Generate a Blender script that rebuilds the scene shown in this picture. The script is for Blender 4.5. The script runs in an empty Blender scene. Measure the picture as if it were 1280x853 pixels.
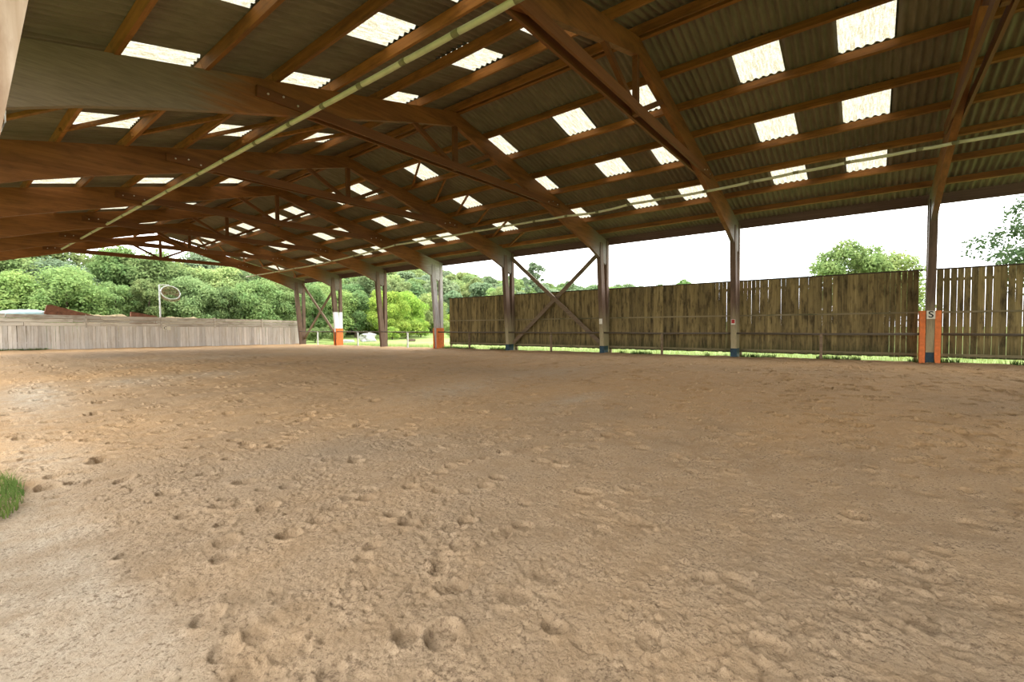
import bpy, math, random
import numpy as np
from mathutils import Matrix, Vector
random.seed(7)
RNG = np.random.default_rng(11)
scene = bpy.context.scene
COL = scene.collection

# ------------------------------------------------------------------ camera, sky, exposure
CAM = Vector((-10.4112, 1.5826, 1.4073))
def make_camera():
    yaw, pit, rol = math.radians(51.8809), math.radians(-1.8538), math.radians(-0.3565)
    fw = Vector((math.sin(yaw)*math.cos(pit), math.cos(yaw)*math.cos(pit), math.sin(pit)))
    rt = Vector((math.cos(yaw), -math.sin(yaw), 0)); up = rt.cross(fw)
    r2 = rt*math.cos(rol) + up*math.sin(rol); u2 = -rt*math.sin(rol) + up*math.cos(rol)
    cam = bpy.data.cameras.new('camera'); o = bpy.data.objects.new('camera', cam); COL.objects.link(o)
    cam.sensor_width = 36.0; cam.sensor_fit = 'HORIZONTAL'; cam.lens = 569.7962*36/1280
    cam.clip_start = 0.05; cam.clip_end = 2000
    m = Matrix((( r2.x, u2.x, -fw.x, CAM.x), (r2.y, u2.y, -fw.y, CAM.y), (r2.z, u2.z, -fw.z, CAM.z), (0, 0, 0, 1)))
    o.matrix_world = m
    scene.camera = o
make_camera()
scene.view_settings.view_transform = 'Standard'
scene.view_settings.look = 'None'
scene.view_settings.exposure = 0.13
scene.view_settings.gamma = 1.0
scene.view_settings.use_curve_mapping = False
scene.cycles.max_bounces = 10
scene.cycles.diffuse_bounces = 6
scene.cycles.transmission_bounces = 6
scene.cycles.transparent_max_bounces = 12
scene.cycles.use_denoising = True
SKY_LOW, SKY_HIGH = 4.0, 7.2

class NT:
    def __init__(s, tree): s.t = tree; s.n = tree.nodes; s.l = tree.links
    def add(s, typ, **kw):
        n = s.n.new(typ)
        for k, v in kw.items():
            if k.startswith('i_'):
                key = k[2:]
                n.inputs[int(key) if key.isdigit() else key.replace('_', ' ')].default_value = v
            else: setattr(n, k, v)
        return n
    def link(s, a, b): s.l.new(a, b)
    def math(s, op, a, b=None, clamp=False):
        n = s.n.new('ShaderNodeMath'); n.operation = op; n.use_clamp = clamp
        for i, x in enumerate((a, b)):
            if x is None: continue
            if isinstance(x, (int, float)): n.inputs[i].default_value = x
            else: s.l.new(x, n.inputs[i])
        return n.outputs[0]
    def maprange(s, x, a, b, c, d, smooth=False):
        n = s.n.new('ShaderNodeMapRange'); n.clamp = True
        if smooth: n.interpolation_type = 'SMOOTHSTEP'
        s.l.new(x, n.inputs[0])
        for i, v in enumerate((a, b, c, d)): n.inputs[i+1].default_value = v
        return n.outputs[0]
    def mix(s, fac, a, b, mode='MIX'):
        n = s.n.new('ShaderNodeMix'); n.data_type = 'RGBA'; n.blend_type = mode
        for sock, x in ((n.inputs[0], fac), (n.inputs[6], a), (n.inputs[7], b)):
            if isinstance(x, (int, float)): sock.default_value = x
            elif isinstance(x, (tuple, list)): sock.default_value = tuple(x) + ((1,) if len(x) == 3 else ())
            else: s.l.new(x, sock)
        return n.outputs[2]
    def noise(s, vec, scale, detail=3, rough=.55, dist=0.0):
        n = s.n.new('ShaderNodeTexNoise')
        n.inputs['Scale'].default_value = scale; n.inputs['Detail'].default_value = detail
        n.inputs['Roughness'].default_value = rough; n.inputs['Distortion'].default_value = dist
        if vec is not None: s.l.new(vec, n.inputs['Vector'])
        return n.outputs['Fac']

def make_world():
    w = bpy.data.worlds.new('overcast_sky'); scene.world = w; w.use_nodes = True
    t = NT(w.node_tree); t.n.clear()
    tc = t.add('ShaderNodeTexCoord'); sep = t.add('ShaderNodeSeparateXYZ'); t.link(tc.outputs['Generated'], sep.inputs[0])
    el = t.maprange(sep.outputs[2], 0.0, 0.9, SKY_LOW, SKY_HIGH)
    mp = t.add('ShaderNodeMapping'); mp.inputs['Scale'].default_value = (1, 1, 3.0); t.link(tc.outputs['Generated'], mp.inputs[0])
    cl = t.noise(mp.outputs[0], 2.2, 5, .55)
    thin = t.maprange(cl, .56, .70, 0.0, 1.0, True)
    low = t.maprange(sep.outputs[2], .16, .03, 0.0, 1.0, True)
    thin = t.math('MULTIPLY', thin, low)
    stren = t.math('MULTIPLY', el, t.maprange(thin, 0, 1, 1.0, .20))
    col = t.mix(thin, (.97, .99, 1.0), (.80, .93, 1.0))
    bg = t.add('ShaderNodeBackground'); t.link(col, bg.inputs[0]); t.link(stren, bg.inputs[1])
    out = t.add('ShaderNodeOutputWorld'); t.link(bg.outputs[0], out.inputs[0])
make_world()

# ------------------------------------------------------------------ object helpers
def new_mesh(name, verts, faces, smooth=False):
    me = bpy.data.meshes.new(name); me.from_pydata([tuple(v) for v in verts], [], [tuple(f) for f in faces]); me.update()
    if smooth: me.polygons.foreach_set('use_smooth', [True]*len(me.polygons))
    return me
def big_mesh(name, V, F, smooth=False):
    """fast mesh from a numpy vertex array and one quad (or triangle) array"""
    me = bpy.data.meshes.new(name); V = np.asarray(V, np.float32); F = np.asarray(F, np.int32); k = F.shape[1]
    me.vertices.add(len(V)); me.vertices.foreach_set('co', V.ravel())
    me.loops.add(F.size); me.loops.foreach_set('vertex_index', F.ravel())
    me.polygons.add(len(F)); me.polygons.foreach_set('loop_start', np.arange(0, F.size, k, dtype=np.int32))
    if smooth: me.polygons.foreach_set('use_smooth', np.ones(len(F), dtype=bool))
    me.update(calc_edges=True); me.validate()
    return me
def obj(name, me, mat=None, parent=None, loc=None, rot=None, label=None, kind=None):
    if mat is not None and len(me.materials) == 0: me.materials.append(mat)
    o = bpy.data.objects.new(name, me); COL.objects.link(o)
    if parent: o.parent = parent
    if loc is not None: o.location = loc
    if rot is not None: o.rotation_euler = rot
    if label: o['label'] = label
    if kind: o['kind'] = kind
    return o
def tag(o, label=None, cat=None, group=None, kind=None):
    for k, v in (('label', label), ('category', cat), ('group', group), ('kind', kind)):
        if v: o[k] = v
    return o
def thing(name, label, cat, loc=(0, 0, 0), group=None, kind=None):
    o = bpy.data.objects.new(name, None); COL.objects.link(o); o.location = loc; o.empty_display_size = .2
    return tag(o, label, cat, group, kind)

class MB:
    def __init__(s): s.v = []; s.f = []
    def box(s, x0, x1, y0, y1, z0, z1):
        b = len(s.v)
        s.v += [(x, y, z) for z in (z0, z1) for y in (y0, y1) for x in (x0, x1)]
        s.f += [tuple(b+i for i in q) for q in ((0,2,3,1),(4,5,7,6),(0,1,5,4),(2,6,7,3),(0,4,6,2),(1,3,7,5))]
        return s
    def prism(s, prof, y0, y1):
        """profile in X,Z (counter-clockwise) extruded along Y"""
        b = len(s.v); n = len(prof)
        s.v += [(x, y0, z) for x, z in prof] + [(x, y1, z) for x, z in prof]
        s.f += [tuple(b+i for i in range(n)), tuple(b+n+i for i in reversed(range(n)))]
        s.f += [(b+i, b+n+i, b+n+(i+1) % n, b+(i+1) % n) for i in range(n)]
        return s
    def bar(s, p, q, w, h, up=(0, 0, 1)):
        """rectangular bar from p to q, w wide (sideways) and h high (towards up)"""
        p, q = Vector(p), Vector(q); d = (q-p).normalized(); sd = d.cross(Vector(up)).normalized(); u = sd.cross(d)
        b = len(s.v)
        for c in (p, q):
            for a, e in ((-1,-1), (1,-1), (1,1), (-1,1)): s.v.append(tuple(c + sd*(a*w/2) + u*(e*h/2)))
        s.f += [tuple(b+i for i in f) for f in ((0,1,2,3),(7,6,5,4),(0,4,5,1),(1,5,6,2),(2,6,7,3),(3,7,4,0))]
        return s
    def tube(s, pts, r, n=8, r1=None):
        pts = [Vector(p) for p in pts]; b0 = len(s.v); m = len(pts)
        for i, p in enumerate(pts):
            d = (pts[min(i+1, m-1)] - pts[max(i-1, 0)]).normalized()
            a = Vector((0, 0, 1)) if abs(d.z) < .9 else Vector((1, 0, 0))
            e1 = d.cross(a).normalized(); e2 = d.cross(e1)
            rr = r if r1 is None else r + (r1-r)*i/(m-1)
            for k in range(n):
                t = 2*math.pi*k/n; s.v.append(tuple(p + e1*(rr*math.cos(t)) + e2*(rr*math.sin(t))))
        for i in range(m-1):
            for k in range(n):
                a = b0+i*n; s.f.append((a+k, a+(k+1) % n, a+n+(k+1) % n, a+n+k))
        s.f.append(tuple(b0+k for k in reversed(range(n)))); s.f.append(tuple(b0+(m-1)*n+k for k in range(n)))
        return s
    def mesh(s, name='mesh', smooth=False): return new_mesh(name, s.v, s.f, smooth)
    def obj(s, name, mat, parent=None, smooth=False, **kw): return obj(name, s.mesh(name, smooth), mat, parent, **kw)

# ------------------------------------------------------------------ materials
def new_mat(name, rough=.7, spec=.3):
    m = bpy.data.materials.new(name); m.use_nodes = True
    t = NT(m.node_tree); b = t.n['Principled BSDF']
    b.inputs['Roughness'].default_value = rough; b.inputs['Specular IOR Level'].default_value = spec
    return m, t, b
def wood(name, lo, hi, axis=0, stain=None, stain_amt=.5, rough=.75, vary=.25, fine=28.0, bump=.15, spec=.25):
    """streaked timber: grain runs along the local axis; each object shifts the grain and its tone a little"""
    m, t, b = new_mat(name, rough, spec)
    tc = t.add('ShaderNodeTexCoord'); oi = t.add('ShaderNodeObjectInfo')
    off = t.add('ShaderNodeCombineXYZ'); rr = t.math('MULTIPLY', oi.outputs['Random'], 37.0)
    for i in range(3): t.link(rr, off.inputs[i])
    add = t.add('ShaderNodeVectorMath', operation='ADD'); t.link(tc.outputs['Object'], add.inputs[0]); t.link(off.outputs[0], add.inputs[1])
    mp = t.add('ShaderNodeMapping'); sc = [1.0, 1.0, 1.0]; sc[axis] = .045
    mp.inputs['Scale'].default_value = sc; t.link(add.outputs[0], mp.inputs[0])
    g = t.noise(mp.outputs[0], fine, 4, .6, .4)
    g2 = t.noise(mp.outputs[0], fine*.22, 3, .6)
    fac = t.maprange(t.math('ADD', t.math('MULTIPLY', g, .55), t.math('MULTIPLY', g2, .45)), .33, .67, 0, 1)
    col = t.mix(fac, lo, hi)
    if stain:
        mp2 = t.add('ShaderNodeMapping'); s2 = [1.0, 1.0, 1.0]; s2[axis] = .3; mp2.inputs['Scale'].default_value = s2; t.link(add.outputs[0], mp2.inputs[0])
        st = t.maprange(t.noise(mp2.outputs[0], 5.0, 5, .65), .48, .66, 0, stain_amt)
        col = t.mix(st, col, stain)
    k = t.maprange(oi.outputs['Random'], 0, 1, 1-vary, 1+vary)
    hs = t.add('ShaderNodeHueSaturation'); t.link(col, hs.inputs['Color']); t.link(k, hs.inputs['Value'])
    t.link(hs.outputs[0], b.inputs['Base Color'])
    bp = t.add('ShaderNodeBump'); bp.inputs['Strength'].default_value = bump; bp.inputs['Distance'].default_value = .02
    t.link(g, bp.inputs['Height']); t.link(bp.outputs[0], b.inputs['Normal'])
    m['socket'] = hs.name
    return m
def plain(name, col, rough=.6, spec=.3, metal=0.0, var=.12, scale=6.0):
    m, t, b = new_mat(name, rough, spec)
    tc = t.add('ShaderNodeTexCoord'); n = t.noise(tc.outputs['Object'], scale, 5, .65)
    k = t.maprange(n, .3, .7, 1-var, 1+var); hs = t.add('ShaderNodeHueSaturation'); hs.inputs['Color'].default_value = tuple(col)+(1,)
    t.link(k, hs.inputs['Value']); t.link(hs.outputs[0], b.inputs['Base Color']); b.inputs['Metallic'].default_value = metal
    return m
def blend_along(m, axis, a, b_, colour, name, noise_amt=.35, both=False):
    """copy of a timber material that turns to another surface (weathering, paint, sky reflection put in as colour) between two places along the piece"""
    m2 = m.copy(); m2.name = name; t = NT(m2.node_tree); hs = t.n[m['socket']]
    pb = t.n['Principled BSDF']
    tc = t.add('ShaderNodeTexCoord'); sep = t.add('ShaderNodeSeparateXYZ'); t.link(tc.outputs['Object'], sep.inputs[0])
    mp = t.add('ShaderNodeMapping'); s = [5.0, 5.0, 5.0]; s[axis] = .35; mp.inputs['Scale'].default_value = s; t.link(tc.outputs['Object'], mp.inputs[0])
    n = t.noise(mp.outputs[0], 2.0, 5, .65)
    x = t.math('ADD', sep.outputs[axis], t.math('MULTIPLY', t.math('SUBTRACT', n, .5), noise_amt*14))
    f = t.maprange(x, a, b_, 0, 1, True)
    grain = t.noise(mp.outputs[0], 9.0, 4, .6)
    c2 = t.mix(grain, tuple(c*.5 for c in colour), tuple(min(1, c*1.5) for c in colour))
    t.link(t.mix(f, hs.outputs[0], c2), pb.inputs['Base Color'])
    m2['socket'] = m['socket']
    return m2

M = {}
M['rafter'] = wood('stained_glulam', (.150, .051, .013), (.285, .108, .031), 0, (.07, .024, .008), .45, .6, .08, 14.0, .1)
M['rafter_weathered'] = blend_along(M['rafter'], 0, -5.9, -7.4, (.185, .130, .088), 'weathered_glulam', .18)
M['rafter_end'] = blend_along(M['rafter'], 0, 8.2, 9.9, (.15, .115, .085), 'sky_greyed_glulam_end', .05)  # grey of reflected sky painted into the right knee ends
M['rafter_pale'] = blend_along(M['rafter'], 0, 8.6, 9.7, (.42, .38, .36), 'sky_paled_glulam_end', .05)  # paler painted sky reflection for the knee beside the pale post
M['tie'] = wood('stained_tie', (.11, .037, .011), (.185, .066, .021), 0, None, 0, .65, .1, 20.0, .1)
M['post'] = wood('stained_post', (.095, .055, .035), (.17, .105, .068), 2, (.05, .03, .02), .5, .7, .15, 22.0, .15)
M['post_old'] = blend_along(M['post'], 2, 2.6, .7, (.33, .27, .15), 'algae_stained_post', .12)
M['post_pale'] = wood('bleached_post', (.30, .26, .24), (.50, .45, .43), 2, (.2, .17, .15), .4, .7, .08, 22.0, .12)
M['post_left'] = wood('dry_post', (.36, .23, .14), (.58, .44, .34), 2, (.20, .10, .05), .5, .7, .05, 16.0, .12)
M['purlin'] = wood('stained_purlin', (.160, .056, .012), (.335, .130, .032), 1, (.07, .026, .008), .5, .65, .2, 18.0, .12)
M['eave'] = wood('eave_timber', (.085, .045, .03), (.14, .078, .055), 1, None, 0, .7, .1, 18.0, .1)
M['brace'] = wood('brace_timber', (.12, .075, .042), (.24, .165, .10), 1, (.2, .17, .1), .3, .7, .1, 18.0, .12)
M['fence_board'] = wood('weathered_fence_board', (.125, .088, .032), (.30, .220, .092), 2, (.045, .030, .012), .85, .85, .30, 26.0, .2)
M['fence_board'] = blend_along(M['fence_board'], 2, .75, -.25, (.052, .052, .018), 'mossy_fence_board', .10)
M['fence_rail'] = wood('mossy_rail', (.15, .115, .055), (.32, .25, .14), 1, (.05, .06, .018), .6, .85, .15, 20.0, .2)
M['fence_cap'] = wood('dark_cap', (.035, .022, .014), (.07, .045, .03), 1, None, 0, .8, .1, 20.0, .1)
M['grey_board'] = wood('silvered_board', (.44, .395, .35), (.66, .61, .55), 2, (.36, .28, .19), .45, .85, .16, 16.0, .15)
M['grey_plank'] = wood('silvered_plank', (.42, .37, .31), (.64, .58, .50), 0, (.23, .17, .11), .55, .85, .2, 10.0, .15)
M['steel'] = plain('galvanised_steel', (.55, .55, .52), .45, .4, .3)
M['handrail'] = plain('dull_rail', (.10, .075, .05), .6, .3)
M['bolt'] = plain('zinc_bolt', (.62, .55, .50), .35, .5, .5)
M['pipe'] = plain('cream_pipe', (.50, .455, .30), .5, .35, 0, .15, 3.0)
M['coupling'] = plain('dark_coupling', (.19, .16, .085), .6, .3)
M['orange'] = plain('orange_paint', (.62, .155, .03), .55, .3, 0, .22, 9.0)
M['blue'] = plain('blue_sleeve', (.018, .045, .062), .6, .3, 0, .3)
M['plate'] = plain('cream_plate', (.62, .58, .47), .5, .3, 0, .1)
M['red'] = plain('red_panel', (.36, .018, .012), .5, .3, 0, .2)
M['ink'] = plain('black_ink', (.012, .012, .012), .6, .2, 0, .05)
M['white'] = plain('white_paint', (.72, .72, .70), .5, .3, 0, .06)
M['white_cord'] = plain('white_cord', (.75, .74, .70), .5, .3)
M['net'] = plain('brown_net', (.30, .19, .13), .8, .1)
M['rust'] = plain('rusted_sheet', (.20, .085, .048), .8, .2, 0, .45, 4.0)
M['tarp'] = plain('pale_blue_tarp', (.42, .58, .58), .5, .3, 0, .25, 2.0)
M['heap'] = plain('dry_manure', (.20, .155, .085), .95, .1, 0, .5, 3.0)
M['stone'] = plain('grey_stone', (.34, .33, .31), .9, .15, 0, .3, 5.0)
M['bark'] = plain('bark', (.10, .075, .05), .9, .1, 0, .35, 4.0)
def white_band(m, name):
    m2 = m.copy(); m2.name = name; t = NT(m2.node_tree); hs = t.n[m['socket']]; pb = t.n['Principled BSDF']
    tc = t.add('ShaderNodeTexCoord'); sep = t.add('ShaderNodeSeparateXYZ'); t.link(tc.outputs['Object'], sep.inputs[0])
    f = t.math('MULTIPLY', t.maprange(sep.outputs[2], 1.0, 1.06, 0, 1), t.maprange(sep.outputs[2], 2.68, 2.60, 0, 1))
    t.link(t.mix(f, hs.outputs[0], (.80, .79, .78)), pb.inputs['Base Color'])
    return m2
M['post_white'] = white_band(M['post'], 'white_painted_post')

def sheet_mat():
    m, t, b = new_mat('fibre_cement', .85, .2)
    tc = t.add('ShaderNodeTexCoord'); oi = t.add('ShaderNodeObjectInfo')
    off = t.math('MULTIPLY', oi.outputs['Random'], 41.0); cb = t.add('ShaderNodeCombineXYZ')
    for i in range(3): t.link(off, cb.inputs[i])
    ad = t.add('ShaderNodeVectorMath', operation='ADD'); t.link(tc.outputs['Object'], ad.inputs[0]); t.link(cb.outputs[0], ad.inputs[1])
    mp = t.add('ShaderNodeMapping'); mp.inputs['Scale'].default_value = (.25, 1, 1); t.link(ad.outputs[0], mp.inputs[0])
    n = t.noise(mp.outputs[0], 7.0, 5, .65); n2 = t.noise(ad.outputs[0], 45.0, 3, .6)
    c = t.mix(t.maprange(n, .32, .68, 0, 1), (.140, .108, .076), (.200, .156, .112))
    c = t.mix(t.maprange(n2, .62, .75, 0, .5), c, (.065, .055, .036))
    hs = t.add('ShaderNodeHueSaturation'); t.link(c, hs.inputs['Color']); t.link(t.maprange(oi.outputs['Random'], 0, 1, .88, 1.12), hs.inputs['Value'])
    t.link(hs.outputs[0], b.inputs['Base Color'])
    return m
M['sheet'] = sheet_mat()
def skylight_mat():
    m = bpy.data.materials.new('translucent_sheet'); m.use_nodes = True; t = NT(m.node_tree); t.n.clear()
    tc = t.add('ShaderNodeTexCoord'); oi = t.add('ShaderNodeObjectInfo')
    mp = t.add('ShaderNodeMapping'); mp.inputs['Scale'].default_value = (.18, 1, 1); t.link(tc.outputs['Object'], mp.inputs[0])
    n = t.noise(mp.outputs[0], 22.0, 5, .7); n2 = t.noise(tc.outputs['Object'], 30.0, 4, .7)
    f = t.math('ADD', t.math('MULTIPLY', n, .6), t.math('MULTIPLY', n2, .4))
    c = t.mix(t.maprange(f, .42, .58, 0, 1), (.180, .158, .100), (.320, .305, .245))
    tr = t.add('ShaderNodeBsdfTranslucent'); df = t.add('ShaderNodeBsdfDiffuse'); t.link(c, tr.inputs[0]); t.link(c, df.inputs[0])
    mx = t.add('ShaderNodeMixShader'); mx.inputs[0].default_value = .18; t.link(tr.outputs[0], mx.inputs[1]); t.link(df.outputs[0], mx.inputs[2])
    out = t.add('ShaderNodeOutputMaterial'); t.link(mx.outputs[0], out.inputs[0])
    return m
M['skylight'] = skylight_mat()
def leaf_mat():
    """foliage: the object's own colour sets the tone, leaves vary a little"""
    m = bpy.data.materials.new('foliage'); m.use_nodes = True; t = NT(m.node_tree); t.n.clear()
    oi = t.add('ShaderNodeObjectInfo'); ge = t.add('ShaderNodeNewGeometry'); tc = t.add('ShaderNodeTexCoord')
    n = t.noise(tc.outputs['Object'], 1.3, 3, .6)
    k = t.math('ADD', t.math('MULTIPLY', ge.outputs['Random Per Island'], .5), t.math('MULTIPLY', n, .9))
    hs = t.add('ShaderNodeHueSaturation'); t.link(oi.outputs['Color'], hs.inputs['Color']); t.link(t.maprange(k, .2, 1.1, .65, 1.4), hs.inputs['Value'])
    t.link(t.maprange(n, .3, .7, .52, .475), hs.inputs['Hue'])
    df = t.add('ShaderNodeBsdfDiffuse'); tr = t.add('ShaderNodeBsdfTranslucent'); t.link(hs.outputs[0], df.inputs[0]); t.link(hs.outputs[0], tr.inputs[0])
    mx = t.add('ShaderNodeMixShader'); mx.inputs[0].default_value = .45; t.link(df.outputs[0], mx.inputs[1]); t.link(tr.outputs[0], mx.inputs[2])
    out = t.add('ShaderNodeOutputMaterial'); t.link(mx.outputs[0], out.inputs[0])
    return m
M['leaf'] = leaf_mat()
def meadow_mat():
    m, t, b = new_mat('meadow_turf', .95, .1)
    ge = t.add('ShaderNodeNewGeometry')
    n = t.noise(ge.outputs['Position'], .35, 5, .65); n2 = t.noise(ge.outputs['Position'], 6.0, 4, .7)
    c = t.mix(t.maprange(n, .35, .65, 0, 1), (.125, .18, .045), (.215, .265, .085))
    c = t.mix(t.maprange(n2, .5, .8, 0, .6), c, (.27, .30, .12))
    t.link(c, b.inputs['Base Color'])
    return m
M['meadow'] = meadow_mat()
def sand_mat():
    m, t, b = new_mat('riding_sand', .95, .12)
    ge = t.add('ShaderNodeNewGeometry'); P = ge.outputs['Position']
    at = t.add('ShaderNodeAttribute', attribute_name='orange_lift'); ap = t.add('ShaderNodeAttribute', attribute_name='pale')
    mp = t.add('ShaderNodeMapping'); mp.inputs['Scale'].default_value = (.6, 1.5, 1); mp.inputs['Rotation'].default_value = (0, 0, .9); t.link(P, mp.inputs[0])
    big = t.noise(mp.outputs[0], .55, 4, .6); mid = t.noise(P, 4.0, 5, .65); fine = t.noise(P, 90.0, 4, .75)
    lift_fac = t.math('ADD', at.outputs['Fac'], t.math('MULTIPLY', t.math('SUBTRACT', big, .5), .9), True)
    dry = t.mix(t.maprange(mid, .35, .65, 0, 1), (.262, .184, .112), (.345, .253, .164))  # dry grey sand, darkened to offset the strong foreground light
    orange_lifted = t.mix(t.maprange(mid, .35, .65, 0, 1), (.43, .258, .120), (.545, .350, .178))  # orange sand, brightened to make up for weaker light mid arena
    c = t.mix(lift_fac, dry, orange_lifted)
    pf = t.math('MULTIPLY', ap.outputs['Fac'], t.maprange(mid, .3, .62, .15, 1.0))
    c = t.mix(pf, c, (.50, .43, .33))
    spk = t.math('ADD', t.noise(P, 42.0, 5, .78), t.math('MULTIPLY', t.math('SUBTRACT', mid, .5), .35))
    c = t.mix(t.maprange(spk, .535, .63, 0, .75), c, (.135, .085, .05))
    c = t.mix(t.maprange(fine, .58, .78, 0, .35), c, (.24, .15, .085))
    c = t.mix(t.maprange(fine, .42, .22, 0, .35), c, (.58, .46, .32))
    t.link(c, b.inputs['Base Color'])
    b1 = t.add('ShaderNodeBump'); b1.inputs['Strength'].default_value = .8; b1.inputs['Distance'].default_value = .020
    b2 = t.add('ShaderNodeBump'); b2.inputs['Strength'].default_value = .7; b2.inputs['Distance'].default_value = .010
    vo = t.add('ShaderNodeTexVoronoi'); vo.inputs['Scale'].default_value = 52.0; t.link(P, vo.inputs['Vector'])
    t.link(t.math('ADD', t.noise(P, 46.0, 6, .74), t.math('MULTIPLY', vo.outputs['Distance'], -.35)), b1.inputs['Height']); t.link(fine, b2.inputs['Height'])
    t.link(b1.outputs[0], b2.inputs['Normal']); t.link(b2.outputs[0], b.inputs['Normal'])
    return m
M['sand'] = sand_mat()

# ------------------------------------------------------------------ ground shape
def sstep(a, b, x): u = np.clip((x-a)/(b-a), 0, 1); return u*u*(3-2*u)
def level(x, y):
    """gentle fall of the riding surface"""
    w = np.clip((x+8)/18, 0, 1)
    return w*(.045 - .0052*(np.clip(y, 0, 45)-8)) + (1-w)*.07*np.clip(y/42, 0, 1)
def terrain(x, y):
    x = np.asarray(x, float); y = np.asarray(y, float)
    out = 16*sstep(40, 165, y)*sstep(5, 60, x) + 2.0*sstep(46, 80, y)*(1-sstep(5, 60, x))
    return level(np.clip(x, -12, 12), y) - .03 + out + 2.0*sstep(60, 160, x)*sstep(20, 60, y)

def vnoise(x, y, seed):
    """smooth lattice noise in -1..1"""
    xi = np.floor(x).astype(np.int64); yi = np.floor(y).astype(np.int64); fx = x-xi; fy = y-yi
    def h(a, b):
        n = (a*374761393 + b*668265263 + seed*974711) & 0xffffffff
        n = ((n ^ (n >> 13))*1274126177) & 0xffffffff
        return ((n ^ (n >> 16)) & 0xffff)/32767.5 - 1
    u = fx*fx*fx*(fx*(fx*6-15)+10); v = fy*fy*fy*(fy*(fy*6-15)+10)
    return (h(xi, yi)*(1-u)+h(xi+1, yi)*u)*(1-v) + (h(xi, yi+1)*(1-u)+h(xi+1, yi+1)*u)*v

def lines(lo, hi, c, s0, g, smax):
    """grid lines, close together near c and wider away from it"""
    up = [c]
    while up[-1] < hi: up.append(up[-1] + min(max(s0, g*abs(up[-1]-c)), smax))
    dn = [c]
    while dn[-1] > lo: dn.append(dn[-1] - min(max(s0, g*abs(dn[-1]-c)), smax))
    return np.array(dn[:0:-1] + up)

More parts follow.
